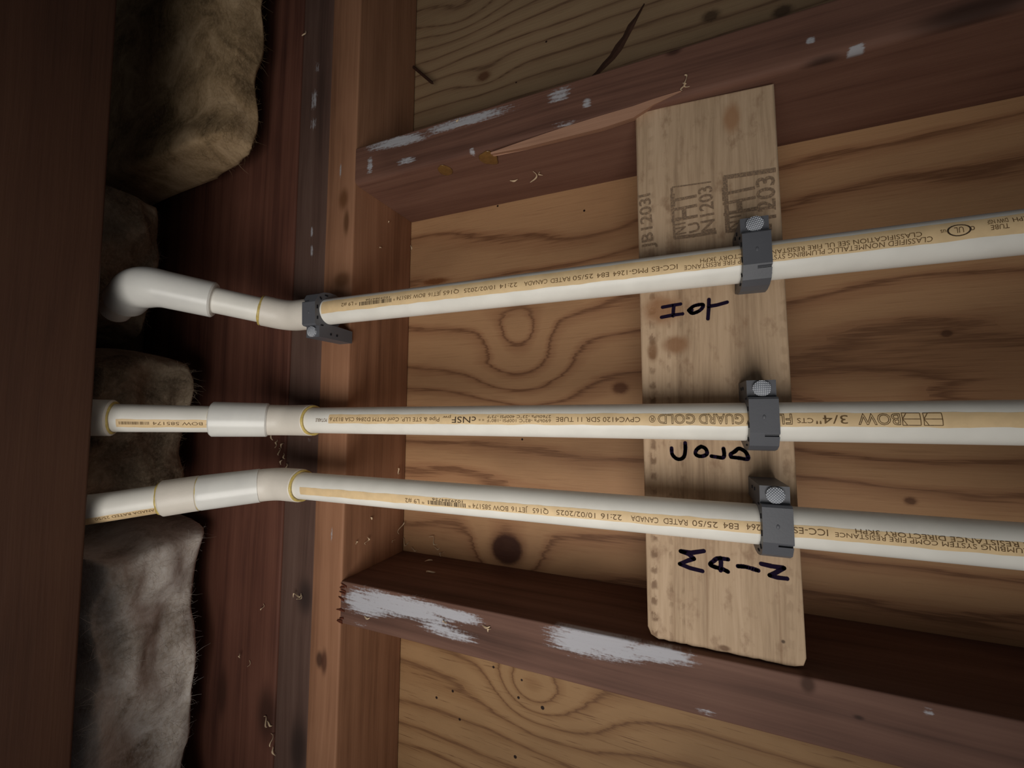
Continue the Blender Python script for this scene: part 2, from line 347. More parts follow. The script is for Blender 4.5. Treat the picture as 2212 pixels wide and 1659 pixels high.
# ------------------------------------------------------------------ insulation
def insul_mat(name, c1, c2, c3, seed):
    g = NG(name)
    a = g.nz(g.P, 26.0, 6, 0.62, 0.8); b = g.nz(g.comb(g.mul(g.X, 260), g.mul(g.Y, 420), g.add(g.mul(g.Z, 420), seed)), 1.0, 4, 0.7)
    col = g.ramp(a, [(0.32, lin(*c1)), (0.5, lin(*c2)), (0.68, lin(*c3))])
    col = g.mix(g.mr(b, 0.40, 0.7, 0.0, 0.25), col, lin(*[min(255, int(v*1.15)) for v in c3]))
    g.bump(g.add(b, g.mul(a, 0.5)), 0.25, 0.0012)
    return g.done(col, 0.95, 0.05)
def batt(x0, x1, y0, y1, zlow, ztop, mat, label, seed, amp=0.02, nx=150, ny=70, edge=0.035, slope_x=0.0, slope_y=0.0, nfib=2600):
    bm = bmesh.new(); grid = []
    for i in range(nx + 1):
        row = []
        for j in range(ny + 1):
            u, v = i/nx, j/ny; x = x0 + (x1-x0)*u; y = y0 + (y1-y0)*v
            q = Vector((x*1.0 + seed, y*1.0, seed*0.37))
            e = min(u*(x1-x0), (1-u)*(x1-x0), v*(y1-y0), (1-v)*(y1-y0))
            rise = 0.0 if e > edge else (1 - math.sqrt(max(0.0, 1 - (1 - e/edge)**2)))
            n1 = noise.fractal(Vector((q.x*10, q.y*16, q.z)), 1.0, 2.0, 3); n2 = noise.noise(Vector((q.x*22 + q.y*9, q.y*30, 4.0))); n3 = noise.fractal(q*120, 0.8, 2.1, 2)
            z = zlow + slope_x*(x - (x0+x1)/2) + slope_y*(y - (y0+y1)/2) + amp*(1.0*n1 + 0.55*n2 + 0.05*n3)
            z += rise*(ztop - zlow)*0.9
            wx = 0.010*noise.noise(q*20 + Vector((9, 0, 0))); wy = 0.010*noise.noise(q*20 + Vector((0, 9, 0)))
            row.append(bm.verts.new((x + wx, y + wy, min(z, ztop - 0.004))))
        grid.append(row)
    for i in range(nx):
        for j in range(ny): bm.faces.new((grid[i][j], grid[i+1][j], grid[i+1][j+1], grid[i][j+1]))
    # closed top
    bd = [grid[i][0] for i in range(nx+1)] + [grid[nx][j] for j in range(1, ny+1)] + [grid[i][ny] for i in range(nx-1, -1, -1)] + [grid[0][j] for j in range(ny-1, 0, -1)]
    up = [bm.verts.new((v.co.x, v.co.y, ztop)) for v in bd]
    for k in range(len(bd)): bm.faces.new((bd[k], up[k], up[(k+1) % len(bd)], bd[(k+1) % len(bd)]))
    bm.faces.new(up); bmesh.ops.recalc_face_normals(bm, faces=bm.faces[:])
    gco = [[v.co.copy() for v in row] for row in grid]
    o = link('insulation_batt', from_bm('insulation_batt', bm, 60), mat, None, ((x0+x1)/2, (y0+y1)/2, ztop))
    # loose glass fibres on the lower surface
    rr = random.Random(int(seed*10)); V = []; Fc = []
    for k in range(nfib):
        i = rr.randrange(2, nx-1); j = rr.randrange(2, ny-5); b = gco[i][j]; b2 = gco[i+1][j]; b3 = gco[i][j+1]
        nv = (b3 - b).cross(b2 - b)
        if nv.length < 1e-12: continue
        nv.normalize()
        if nv.z > 0: nv = -nv
        e_, f_ = frame(nv); th = rr.uniform(0, 2*PI); d = e_*math.cos(th) + f_*math.sin(th); s_ = nv.cross(d); ln = rr.uniform(0.005, 0.014); cv = rr.uniform(-0.6, 0.6); lift = rr.uniform(0.0, 0.12); base = len(V)
        for m in range(4):
            t = m/3; q = b + d*(ln*t) + s_*(cv*ln*t*t) + nv*(lift*ln*math.sin(PI*t*0.8) + 0.0002); wd = s_*0.00011*(1 - 0.7*t)
            V += [q - wd, q + wd]
        for m in range(3): a = base + 2*m; Fc.append((a, a+1, a+3, a+2))
    fm = bpy.data.meshes.new('loose_fibres'); fm.from_pydata([tuple(v) for v in V], [], Fc); fm.update()
    fo = link('loose_fibres', fm, mat, o); fo['kind'] = 'stuff'
    return tag(o, label, 'insulation')
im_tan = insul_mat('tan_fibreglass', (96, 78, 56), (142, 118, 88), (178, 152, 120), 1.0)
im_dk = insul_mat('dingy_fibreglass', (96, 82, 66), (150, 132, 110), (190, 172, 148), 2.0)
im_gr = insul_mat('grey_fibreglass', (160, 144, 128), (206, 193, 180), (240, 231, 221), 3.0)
batt(0.215, 0.80, -0.062, -0.008, 0.108, 0.345, im_tan, 'smooth tan insulation batt bulging at the top of the picture', 3.1, 0.010, edge=0.018, slope_y=-0.55)
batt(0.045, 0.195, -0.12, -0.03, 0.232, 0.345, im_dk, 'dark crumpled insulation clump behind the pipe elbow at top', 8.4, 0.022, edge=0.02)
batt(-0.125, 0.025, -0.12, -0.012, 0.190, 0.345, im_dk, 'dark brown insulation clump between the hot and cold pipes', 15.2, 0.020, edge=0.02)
batt(-0.80, -0.145, -0.12, -0.006, 0.165, 0.345, im_gr, 'pale grey insulation batt below the main pipe', 21.7, 0.014, nx=220, edge=0.02, nfib=6000)

# ------------------------------------------------------------------ backing board
YF = 0.006
g = NG('pallet_board')
wv = g.nz(g.comb(g.mul(g.X, 5), 0.0, g.mul(g.Z, 12)), 1.0, 3)
zz = g.add(g.Z, g.mul(wv, 0.012))
s1 = g.nz(g.comb(g.mul(g.X, 4.0), g.mul(g.Y, 90), g.mul(zz, 90)), 1.0, 4, 0.6)
s2 = g.nz(g.comb(g.mul(g.X, 26), g.mul(g.Y, 500), g.mul(zz, 520)), 1.0, 3, 0.65)
blot = g.nz(g.comb(g.mul(g.X, 55), 0.0, g.mul(g.Z, 95)), 1.0, 5, 0.62)
v = g.add(g.mul(s1, 0.55), g.mul(s2, 0.35))
col = g.ramp(v, [(0.28, lin(150, 124, 98)), (0.45, lin(188, 160, 130)), (0.62, lin(206, 178, 148))])
col = g.mix(g.mr(blot, 0.52, 0.72, 0.0, 0.6), col, lin(136, 104, 78))
ln = g.nz(g.comb(g.mul(g.X, 3.0), 2.0, g.mul(zz, 170)), 1.0, 2, 0.5)
col = g.mix(g.mr(ln, 0.62, 0.72, 0.0, 0.5), col, lin(142, 110, 82))
# rows of planer/roller dents
jit = g.nz(g.comb(g.mul(g.X, 150), 1.0, g.mul(g.Z, 260)), 1.0, 3, 0.6)
cell = g.m('ABSOLUTE', g.m('SUBTRACT', g.m('FRACT', g.mul(g.add(g.X, g.mul(jit, 0.009)), 1/0.0103)), 0.5))
dash = g.mr(g.add(cell, g.mul(g.m('SUBTRACT', jit, 0.5), 0.5)), 0.10, 0.34, 1.0, 0.0)
rows = None
zl = onY(1412, 1100, YF).z
for dz, hw, st in ((0.0, 0.0021, 0.8), (-0.0105, 0.0011, 0.45), (-0.018, 0.0009, 0.35), (-0.077, 0.002, 0.25)):
    k = g.mul(g.mr(g.m('ABSOLUTE', g.m('SUBTRACT', g.add(g.Z, g.mul(g.m('SUBTRACT', jit, 0.5), 0.003)), zl + dz)), hw*0.5, hw*1.3, 1.0, 0.0), st); rows = k if rows is None else g.m('MAXIMUM', rows, k)
lowend = g.mr(g.X, 0.16, -0.02, 0.25, 1.0)
dd = g.mul(g.mul(dash, rows), g.mul(lowend, g.mr(blot, 0.36, 0.55, 0.3, 1.0)))
col = g.mix(dd, col, lin(118, 90, 66))
for (x, y, rz, rx, c) in ((1580, 255, 0.006, 0.012, (160, 118, 84)), (1430, 670, 0.014, 0.012, (150, 108, 74)), (1460, 745, 0.010, 0.007, (140, 100, 68)), (1565, 1400, 0.004, 0.002, (110, 80, 56)), (1692, 1386, 0.0012, 0.0012, (70, 50, 36)), (1410, 760, 0.004, 0.008, (128, 92, 62))):
    z, xx = px2(x, y, YF); k = g.mul(g.gauss(g.Z, g.X, z, xx, rz, rx), g.add(0.5, g.mul(blot, 0.9)))
    col = g.mix(g.mr(k, 0.2, 0.8, 0.0, 0.85), col, lin(*c))
g.bump(g.add(g.mul(s2, 0.7), g.add(g.mul(blot, 0.5), g.mul(dd, -1.2))), 0.4, 0.0008)
mat_board = g.done(col, 0.68, 0.3)
fc = [onY(1372, 243, YF), onY(1672, 181, YF + 0.001), onY(1741, 1441, YF + 0.003), onY(1399, 1377, YF)]
fc = [Vector((p.x, YF, p.z)) for p in fc]
bm = bmesh.new()
# outline: long edges straight, lower end slightly ragged
out = [fc[0], fc[1]]
nlow = 26; tl = []
for k in range(nlow + 1):
    t = k/nlow; p = fc[2].lerp(fc[3], t); r = 0.0009*noise.noise(Vector((t*40, 3, 1))) if 0 < k < nlow else 0.0
    tl.append(Vector((p.x + r, YF, p.z)))
out += [tl[0] + Vector((0.006, 0, 0)), tl[0] + Vector((0.0015, 0, 0.0015)), tl[0] + Vector((0.0, 0, 0.006))] + tl[3:-3] + [tl[-1] + Vector((0, 0, -0.007)), tl[-1] + Vector((0.0022, 0, -0.0022)), tl[-1] + Vector((0.007, 0, 0))]
vs = [bm.verts.new(p) for p in out]; fcap = bm.faces.new(vs)
ex = bmesh.ops.extrude_face_region(bm, geom=[fcap]); vv = [q for q in ex['geom'] if isinstance(q, bmesh.types.BMVert)]
for q in vv: q.co.y += 0.019
bmesh.ops.recalc_face_normals(bm, faces=bm.faces[:])
le = [e for e in bm.edges if e.verts[0].co.y < YF + 1e-5 and e.verts[1].co.y < YF + 1e-5]
bevel(bm, 0.0016, 3, le)
board = link('backing_board', from_bm('backing_board', bm, 40), mat_board, None, (0, YF + 0.0095, -0.35))
tag(board, 'pale stamped wooden board nailed between the studs, with handwritten names', 'board')

# ---- flat print helpers
def text_verts(s, outline=0.0, bold=0.0):
    cu = bpy.data.curves.new('t', 'FONT'); cu.body = s; cu.size = 1.0; cu.resolution_u = 3; cu.offset = bold
    if outline: cu.fill_mode = 'NONE'; cu.bevel_depth = outline; cu.bevel_resolution = 0
    ob = bpy.data.objects.new('t', cu); COL.objects.link(ob)
    bpy.context.view_layer.update(); dg = bpy.context.evaluated_depsgraph_get()
    me = bpy.data.meshes.new_from_object(ob.evaluated_get(dg))
    bm = bmesh.new(); bm.from_mesh(me)
    for k in range(-1, 6):
        bmesh.ops.bisect_plane(bm, geom=bm.verts[:] + bm.edges[:] + bm.faces[:], plane_co=(0, 0.69*k/5 + 0.01, 0), plane_no=(0, 1, 0))
    bm.to_mesh(me); bm.free()
    V = [v.co.copy() for v in me.vertices]; Fc = [tuple(p.vertices) for p in me.polygons]
    bpy.data.objects.remove(ob); bpy.data.curves.remove(cu); bpy.data.meshes.remove(me)
    if not V: return [], []
    x0 = min(v.x for v in V); x1 = max(v.x for v in V)
    return [((v.x - x0)/(x1 - x0), v.y/0.69) for v in V], Fc     # x 0..1, caps height 1
class Acc:
    def __init__(s): s.v = []; s.f = []; s.parts = []
    def link_all(s, mat, parent, rest='lettering'):
        for q in s.parts: link('lettering', q.mesh('lettering'), mat, parent)
        if s.v: link(rest, s.mesh(rest), mat, parent)
    def add(s, V, Fc):
        o = len(s.v); s.v += [tuple(p) for p in V]; s.f += [tuple(i + o for i in q) for q in Fc]
    def mesh(s, name):
        me = bpy.data.meshes.new(name); me.from_pydata(s.v, [], s.f); me.update(); return me
YP = YF - 0.00025
import itertools; LV = itertools.count()
def board_text(acc, s, p0, p1, hpx, bold=0.0):
    a = onY(*p0, YP); b = onY(*p1, YP); d = b - a; n = Vector((-d.z, 0, d.x)).normalized()   # in-plane, 90 deg left of reading
    if n.z < 0: n = -n
    h = hpx/F*0.30
    V, Fc = text_verts(s, 0.0, 0.018)
    acc.add([a + d*x + n*(y*h) for x, y in V], Fc)
def board_line(acc, pts, wpx, caps=True):
    P = [onY(x, y, YP - (0.0 if caps else 0.00008 + 0.00002*next(LV))) for x, y in pts]; hw = wpx/F*0.30/2
    for i, p in enumerate(P):
        k = 10; acc.add([p + Vector((math.cos(2*PI*j/k)*hw, -0.00004, math.sin(2*PI*j/k)*hw)) for j in range(k)], [tuple(range(k))]) if caps else None
        if i + 1 < len(P):
            q = P[i+1]; d = (q - p).normalized(); n = Vector((-d.z, 0, d.x))*hw
            w2 = n*(0.86 + 0.28*random.random())
            acc.add([p - n, q - w2, q + w2, p + n], [(0, 1, 2, 3)])
def curve_pts(pts, n=5):
    out = []
    for i in range(len(pts) - 1):
        p0 = pts[max(i-1, 0)]; p1 = pts[i]; p2 = pts[i+1]; p3 = pts[min(i+2, len(pts)-1)]
        for k in range(n):
            t = k/n
            out.append(tuple(0.5*((2*p1[j]) + (-p0[j]+p2[j])*t + (2*p0[j]-5*p1[j]+4*p2[j]-p3[j])*t*t + (-p0[j]+3*p1[j]-3*p2[j]+p3[j])*t**3) for j in (0, 1)))
    return out + [pts[-1]]
mat_ink = plain('marker_ink', lin(30, 22, 40), 0.9, 0.0)
g = NG('stamp_ink'); nn = g.nz(g.P, 900, 4, 0.7)
mat_stamp = g.done(g.mix(g.mr(nn, 0.42, 0.68), lin(122, 102, 84), lin(164, 136, 108)), 0.8, 0.1)
A1 = lambda L_: [(1360 + x/4.608, 340 + y/4.608) for x, y in L_]
A2 = lambda L_: [(1380 + x/4.88, 920 + y/4.88) for x, y in L_]
words = {
 'hot_lettering': [A1([(328,1492),(420,1475),(507,1460)]), A1([(318,1592),(420,1572),(527,1558)]), A1([(440,1475),(436,1520),(433,1578)]),
    A1(curve_pts([(588,1522),(640,1480),(722,1464),(728,1492),(690,1530),(625,1552),(590,1525)])), A1([(620,1520),(600,1515)]), A1([(790,1415),(788,1500),(780,1607)]), A1([(786,1484),(870,1470),(970,1442)])],
 'cold_lettering': [A2(curve_pts([(345,235),(352,300),(395,345),(442,350),(478,320),(490,250),(488,180)])), A2(curve_pts([(655,218),(612,248),(596,290),(622,316),(672,320),(716,298),(714,260),(692,232),(655,218)])),
    A2(curve_pts([(892,240),(900,305),(885,336),(830,330),(765,320)])), A2(curve_pts([(975,330),(1060,340),(1150,350),(1132,285),(1092,252),(1050,240),(1010,272),(968,300),(975,330)]))],
 'main_lettering': [A2([(685,1320),(560,1338),(440,1322)]), A2([(440,1322),(520,1350),(582,1402)]), A2([(582,1402),(520,1420),(432,1456)]), A2([(432,1456),(540,1500),(670,1532)]),
    A2(curve_pts([(940,1408),(832,1398),(790,1425),(752,1460),(800,1488),(880,1510),(938,1538)])), A2([(862,1394),(866,1450),(862,1525)]), A2(curve_pts([(1045,1480),(1130,1488),(1258,1526)])),
    A2([(1290,1455),(1400,1480),(1530,1500)]), A2([(1530,1500),(1440,1550),(1380,1576)]), A2([(1380,1576),(1460,1600),(1562,1612)])]}
for nm, strokes in words.items():
    ac = Acc()
    for s in strokes: board_line(ac, s, 7.0 if nm != 'main_lettering' else 7.6)
    o = link(nm, ac.mesh(nm), mat_ink, board); o['label'] = 'handwritten word ' + nm.split('_')[0].upper() + ' in dark marker'
ac = Acc()
# left stamp
board_line(ac, [(1451, 406), (1457, 516)], 5, False); board_line(ac, [(1457, 514), (1500, 509), (1548, 501)], 7, False); board_line(ac, [(1452, 405), (1536, 393)], 2.5, False)
board_line(ac, [(1456, 473), (1503, 467)], 2.5, False)
board_text(ac, 'HT', (1506, 470), (1503, 409), 48)
board_text(ac, 'N1', (1482, 504), (1480, 480), 22); board_text(ac, 'U', (1512, 499), (1509, 478), 20)
board_text(ac, 'N1203', (1545, 497), (1537, 400), 25)
# right stamp
board_line(ac, [(1566, 380), (1572, 503)], 8, False); board_line(ac, [(1563, 384), (1676, 367)], 8, False); board_line(ac, [(1572, 500), (1604, 495)], 7, False); board_line(ac, [(1572, 460), (1676, 447)], 5, False)
board_text(ac, 'HT', (1633, 453), (1628, 391), 55)
board_text(ac, 'N1', (1602, 494), (1600, 464), 26)
board_text(ac, '-1203', (1677, 496), (1672, 378), 30)
# stamp on the edge
board_text(ac, 'JB1203I', (1412, 535), (1404, 417), 23)
o = link('stamp_print', ac.mesh('stamp_print'), mat_stamp, board); o['label'] = 'faded grey heat treatment stamps'

# ------------------------------------------------------------------ pipes
RP = 0.0111; RS = 0.0140
def wavyplastic(name, c, rough, sc):
    g = NG(name); n = g.nz(g.P, 900.0, 3, 0.6); n2 = g.nz(g.P, 40.0, 3)
    col = g.mix(g.mr(n2, 0.3, 0.7), lin(*c), lin(*[int(v*0.965) for v in c]))
    g.bump(n, sc, 0.0004); g.b.inputs['Subsurface Weight'].default_value = 0.0
    return g.done(col, rough, 0.4)
mat_pipe = wavyplastic('cream_plastic', (244, 240, 230), 0.36, 0.06)
mat_fit = wavyplastic('matte_fitting_plastic', (232, 223, 210), 0.42, 0.22)
mat_gloss = wavyplastic('glossy_fitting_plastic', (234, 232, 225), 0.25, 0.04)
mat_gold = plain('gold_print', lin(230, 200, 154), 0.5, 0.3, 0, 0.06, 120)
mat_text = plain('pipe_ink', lin(112, 88, 58), 0.6, 0.2, 0, 0.25, 700)
mat_text2 = plain('pipe_ink_dark', lin(70, 56, 42), 0.6, 0.2, 0, 0.2, 700)
mat_glue = plain('yellow_cement', lin(204, 180, 104), 0.3, 0.5, 0, 0.15, 300)

def axis_from(px_a, Ya, px_b, Yb):
    a = onY(*px_a, Ya); b = onY(*px_b, Yb); return a, (a - b).normalized()      # points up
class Cyl:
    """a stretch of straight pipe: base point, upward axis, and the frame in which print is laid"""
    def __init__(s, p, d, ref):
        s.p = p; s.d = d; t = (CP - ref); t = (t - d*t.dot(d)).normalized(); s.t = t; s.e = d.cross(t)*-1
        if s.e.x < 0: s.e = -s.e            # e points towards +X
    def at(s, a, phi, r): return s.p + s.d*a + (s.t*math.cos(phi) + s.e*math.sin(phi))*r
    def s_at(s, xpx):                        # distance along the axis where the picture column is xpx
        lo_, hi = -1.2, 0.6
        for _ in range(60):
            mid = (lo_ + hi)/2
            v = RM.transposed() @ (s.p + s.d*mid + s.t*RP - CP)
            ok = -v.z > 0.01
            if not ok or (IW/2 + F*v.x/-v.z) > xpx: lo_ = mid
            else: hi = mid
        return (lo_ + hi)/2
def stripe(c, x0, x1, f0, f1, seed, n=220, r=RP + 0.00005):
    """gold ink band; f0(t), f1(t) give its two edges in radians"""
    a0, a1 = c.s_at(x0), c.s_at(x1); V = []; Fc = []; K = 7
    for i in range(n + 1):
        t = i/n; a = a0 + (a1 - a0)*t
        e0 = f0(t) + 0.05*noise.fractal(Vector((a*60, seed, 0)), 1, 2, 3); e1 = f1(t) + 0.05*noise.fractal(Vector((a*60, seed + 9, 0)), 1, 2, 3)
        for k in range(K + 1): V.append(c.at(a, e0 + (e1 - e0)*k/K, r))
    for i in range(n):
        for k in range(K): q = i*(K+1) + k; Fc.append((q, q+1, q+K+2, q+K+1))
    me = bpy.data.meshes.new('print_stripe'); me.from_pydata([tuple(v) for v in V], [], Fc); me.update(); smooth(me, 80); return me
def pipe_text(acc, c, s, xs, xe, phi, h, r=RP + 0.00016, outline=0.0):
    """reads upwards from picture column xs to xe; phi = angle of the letter base line, letter tops point to -X"""
    a0, a1 = c.s_at(xs), c.s_at(xe); V, Fc = text_verts(s, outline)
    q = Acc(); q.add([c.at(a0 + (a1-a0)*x, phi - y*h/RP, r) for x, y in V], Fc); acc.parts.append(q)
def pipe_rect(acc, c, a0, a1, p0, p1, r=RP + 0.00016):
    acc.add([c.at(a0, p0, r), c.at(a1, p0, r), c.at(a1, p1, r), c.at(a0, p1, r)], [(0, 1, 2, 3)])
def barcode(acc, c, xs, xe, phi, h):
    a0, a1 = c.s_at(xs), c.s_at(xe); t = 0.0; rnd = random.Random(5)
    while t < 0.97:
        wd = rnd.choice((0.010, 0.014, 0.024, 0.032)); pipe_rect(acc, c, a0 + (a1-a0)*t, a0 + (a1-a0)*min(1, t+wd), phi, phi - h/RP)
        t += wd + rnd.choice((0.012, 0.016, 0.026))
def dir45(K, xt, yt, c=0.7071):
    lo_, hi = -1.2, 1.2
    def miss(a):
        d = Vector((a, -c, c)).normalized(); b0, b1 = 0.0, 0.25
        for _ in range(50):
            m_ = (b0+b1)/2
            if pix(K + d*m_)[0] > xt: b0 = m_
            else: b1 = m_
        return pix(K + d*b0)[1] - yt, b0
    for _ in range(50):
        m_ = (lo_+hi)/2
        if miss(m_)[0] > 0: lo_ = m_        # larger a -> higher in the picture
        else: hi = m_
    d = Vector((lo_, -c, c)).normalized(); return d, miss(lo_)[1]
def along(P, d, xt):
    b0, b1 = -0.05, 0.3
    for _ in range(50):
        m_ = (b0+b1)/2
        if pix(P + d*m_)[0] > xt: b0 = m_
        else: b1 = m_
    return b0
def bend_path(A, K, B, r, n=9):
    d1 = (K - A).normalized(); d2 = (B - K).normalized(); th = d1.angle(d2); tl = min(r*math.tan(th/2), (K-A).length*0.95, (B-K).length*0.95)
    P0 = K - d1*tl; P1 = K + d2*tl; pts = [A]
    for i in range(n + 1):
        t = i/n; pts.append(P0*(1-t)**2 + K*(2*t*(1-t)) + P1*t*t)
    return pts + [B]
def fitting(name, path, rads, mat, parent, beads=()):
    bm = tube(path, rads, 36); bm.edges.ensure_lookup_table()
    o = link(name, from_bm(name, bm, 38), mat, parent)
    for c, d, R_, r_ in beads: link('glue_bead', from_bm('glue_bead', torus_at(c, d, R_, r_, wob=0.5), 80), mat_glue, o)
    return o
def socket_rads(path, r_end, r_mid):
    n = len(path); return [r_end if (i <= 1 or i >= n-2) else r_mid for i in range(n)]
def lip(path, ends=(True, True), ch=0.0012):
    """adds small chamfers at the two ends of a fitting path; returns path and radius factors"""
    path = [Vector(p) for p in path]; out = []; k = []
    d0 = (path[1]-path[0]).normalized(); d1 = (path[-1]-path[-2]).normalized()
    out += [path[0], path[0] + d0*ch]; k += [0.93, 1.0]
    out += path[1:-1]; k += [1.0]*(len(path)-2)
    out += [path[-1] - d1*ch, path[-1]]; k += [1.0, 0.93]
    return out, k

# axes
mid_p, mid_d = axis_from((700, 908), -0.026, (1640, 911), -0.0150)
hot_p, hot_d = axis_from((700, 675), -0.028, (1640, 567), -0.0150)
low_p, low_d = axis_from((700, 1053), -0.034, (1640, 1132), -0.0165)
low_ref = onY(1300, 1104, -0.02); hot_ref = onY(1300, 606, -0.02); mid_ref = onY(1300, 909, -0.02)
cm, ch_, cl = Cyl(mid_p, mid_d, mid_ref), Cyl(hot_p, hot_d, hot_ref), Cyl(low_p, low_d, low_ref)
def foot(c): return c.p + c.d*((-0.80 - c.p.z)/c.d.z)
def straight(name, A, B, parent):
    n = 24; pts = [A.lerp(B, i/n) for i in range(n+1)]
    return link(name, from_bm(name, tube(pts, RP, 40), 50), mat_pipe, parent)
R_ = math.radians

# ---- cold pipe
cold = empty('water_pipe', foot(cm)); tag(cold, 'cream plastic water pipe labelled COLD, the middle one, with a bold outlined brand print', 'pipe')
K = cm.p + cm.d*along(cm.p, cm.d, 622)
d2, b2 = dir45(K, 265, 903)
A = cm.p + cm.d*along(cm.p, cm.d, 676)
E1 = K + d2*along(K, d2, 578); E2 = K + d2*along(K, d2, 457)
pm = straight('pipe', foot(cm), A + cm.d*0.01, cold)
me = stripe(cm, 2400, 709, lambda t: R_(26), lambda t: R_(-13), 2.0); link('print_stripe', me, mat_gold, pm)
ac = Acc(); ac2 = Acc()
for s, xs, xe, ph, h in (('3/4"', 1832, 1763, 18, .0044), ('CTS', 1757, 1722, 10, .0026), ('CPVC4120 SDR 11 TUBE', 1383, 1201, 13, .0030),
    ('690kPa -82\u00b0C 100PSI -180\u00b0F', 1190, 1052, 6, .0020), ('2760kPa -23\u00b0C 400PSI -73\u00b0F', 1190, 1052, 20, .0020), ('* *', 1046, 1034, 12, .0024),
    ('pw', 973, 956, 18, .0022), ('Pipe & STE LLP. Conf ASTM D2846 CSA B137.6', 949, 712, 12, .0030), ('POTABLE', 706, 682, 8, .0028)):
    pipe_text(ac, cm, s, xs, xe, R_(ph), h)
pipe_text(ac2, cm, 'cNSF', 1028, 976, R_(15), .0044)
for s, xs, xe in (('BOW', 1946, 1854), ('FLOW', 1712, 1612), ('GUARD', 1607, 1510), ('GOLD', 1502, 1421)):
    pipe_text(ac, cm, s, xs, xe, R_(22), .0056, RP + 0.00017, 0.020)
pipe_text(ac, cm, '\u00ae', 1416, 1402, R_(18), .0040)
a0, a1 = cm.s_at(2037), cm.s_at(1950)
def seg2(a, p, b, q, wd=0.00035):
    if abs(p - q) > 0.15:
        seg2(a, p, (a+b)/2, (p+q)/2, wd); seg2((a+b)/2, (p+q)/2, b, q, wd); return
    P = Vector((a, p*RP, 0)); Q = Vector((b, q*RP, 0)); d = (Q-P).normalized(); n = Vector((-d.y, d.x, 0))*wd/2
    ac.add([cm.at(v.x, v.y/RP, RP + 0.00016) for v in (P-n, Q-n, Q+n, P+n)], [(0, 1, 2, 3)])
T_ = lambda t: a0 + (a1-a0)*t
p0, p1 = R_(24), R_(-8)
for t0, t1 in ((0.0, 0.46), (0.54, 1.0)):
    pm_ = (p0+p1)/2
    for q in (p0, pm_, p1): seg2(T_(t0), q, T_(t1), q)
    seg2(T_(t0), p0, T_(t0), p1); seg2(T_(t1), p0, T_(t1), p1); seg2(T_(t1-0.12), p0, T_(t1), pm_); seg2(T_(t1-0.12), p1, T_(t1), pm_)
ac.link_all(mat_text, pm, 'print_emblem'); ac2.link_all(mat_text2, pm)
pth, kk = lip(bend_path(A, K, E1, 0.03))
fitting('elbow_fitting', pth, [RS*0.965*k for k in kk], mat_fit, cold, [(A - cm.d*0.0002, cm.d, RP + 0.0012, 0.0011)])
pth, kk = lip([E1 - d2*0.001, E1 + d2*0.004, E2 - d2*0.004, E2])
fitting('coupling', pth, [RS*1.06*k for k in kk[:3]] + [RS*1.06]*2 + [RS*1.06*k for k in kk[-1:]], mat_gloss, cold, [(E2 + d2*0.0001, d2, RP + 0.0005, 0.0006)])
E3 = K + d2*along(K, d2, 246)
up = straight('pipe', E2 - d2*0.008, E3 + d2*0.01, cold)
cu = Cyl(E2, d2, (E2+E3)/2)
link('print_stripe', stripe(cu, 452, 250, lambda t: R_(-4), lambda t: R_(-40), 5.0, 80), mat_gold, up)
ac = Acc(); barcode(ac, cu, 322, 256, R_(-14), .0024); pipe_text(ac, cu, '* BOW 585174', 452, 330, R_(-14), .0026); ac.link_all(mat_text, up, 'barcode')
ZU = Vector((0, 0, 1)); KV = E3 + d2*0.016
pth, kk = lip(bend_path(E3, KV, KV + ZU*0.03, 0.02))
fitting('elbow_fitting', pth, [RS*1.02*k for k in kk], mat_fit, cold, [(E3, d2, RP + 0.0008, 0.0010)])

# ---- hot pipe
hot = empty('water_pipe', foot(ch_)); tag(hot, 'cream plastic water pipe labelled HOT, the top one, ending in a round elbow', 'pipe')
K = ch_.p + ch_.d*along(ch_.p, ch_.d, 626)
d2, b2 = dir45(K, 462, 648)
A = ch_.p + ch_.d*along(ch_.p, ch_.d, 690)
E1 = K + d2*along(K, d2, 566); E2 = K + d2*along(K, d2, 464)
ph_ = straight('pipe', foot(ch_), A + ch_.d*0.01, hot)
link('print_stripe', stripe(ch_, 2400, 694, lambda t: R_(50 + 4*t), lambda t: R_(-2 - 2*t), 12.0), mat_gold, ph_)
ac = Acc(); ac2 = Acc()
for s, xs, xe, ph, h in (('UL LISTED 3KPH', 2330, 2190, 40, .0024), ('DWV NSF', 2180, 2135, 42, .0024), ('TUBE', 2180, 2140, 26, .0024), ('c', 2106, 2098, 30, .0032), ('UL', 2082, 2062, 32, .0030), ('us', 2044, 2032, 30, .0024),
    ('CLASSIFIED NONMETALLIC PLUMBING SYSTEM COMP FIRE RESISTANCE', 2014, 1478, 16, .0026), ('CLASSIFICATION SEE UL FIRE RESISTANCE DIRECTORY 3KPH', 1992, 1513, 32, .0026),
    ('ICC-ES', 1464, 1408, 24, .0030), ('PMG-1264', 1400, 1325, 24, .0030), ('E84', 1316, 1290, 25, .0030), ('25/50', 1282, 1238, 26, .0030), ('RATED', 1232, 1190, 26, .0030), ('CANADA', 1183, 1133, 27, .0030),
    ('22:14', 1118, 1080, 28, .0030), ('10/02/2025', 1070, 1003, 28, .0030), ('Q165', 992, 958, 29, .0030), ('JET16', 953, 926, 29, .0030), ('BOW 585174 *', 919, 850, 30, .0030), ('* L9 #2', 772, 738, 31, .0030)):
    pipe_text(ac, ch_, s, xs, xe, R_(ph), h)
barcode(ac2, ch_, 846, 776, R_(26), .0030); pipe_text(ac2, ch_, '1029384756', 842, 790, R_(36), .0016)
a = ch_.s_at(2072); ac3 = Acc()
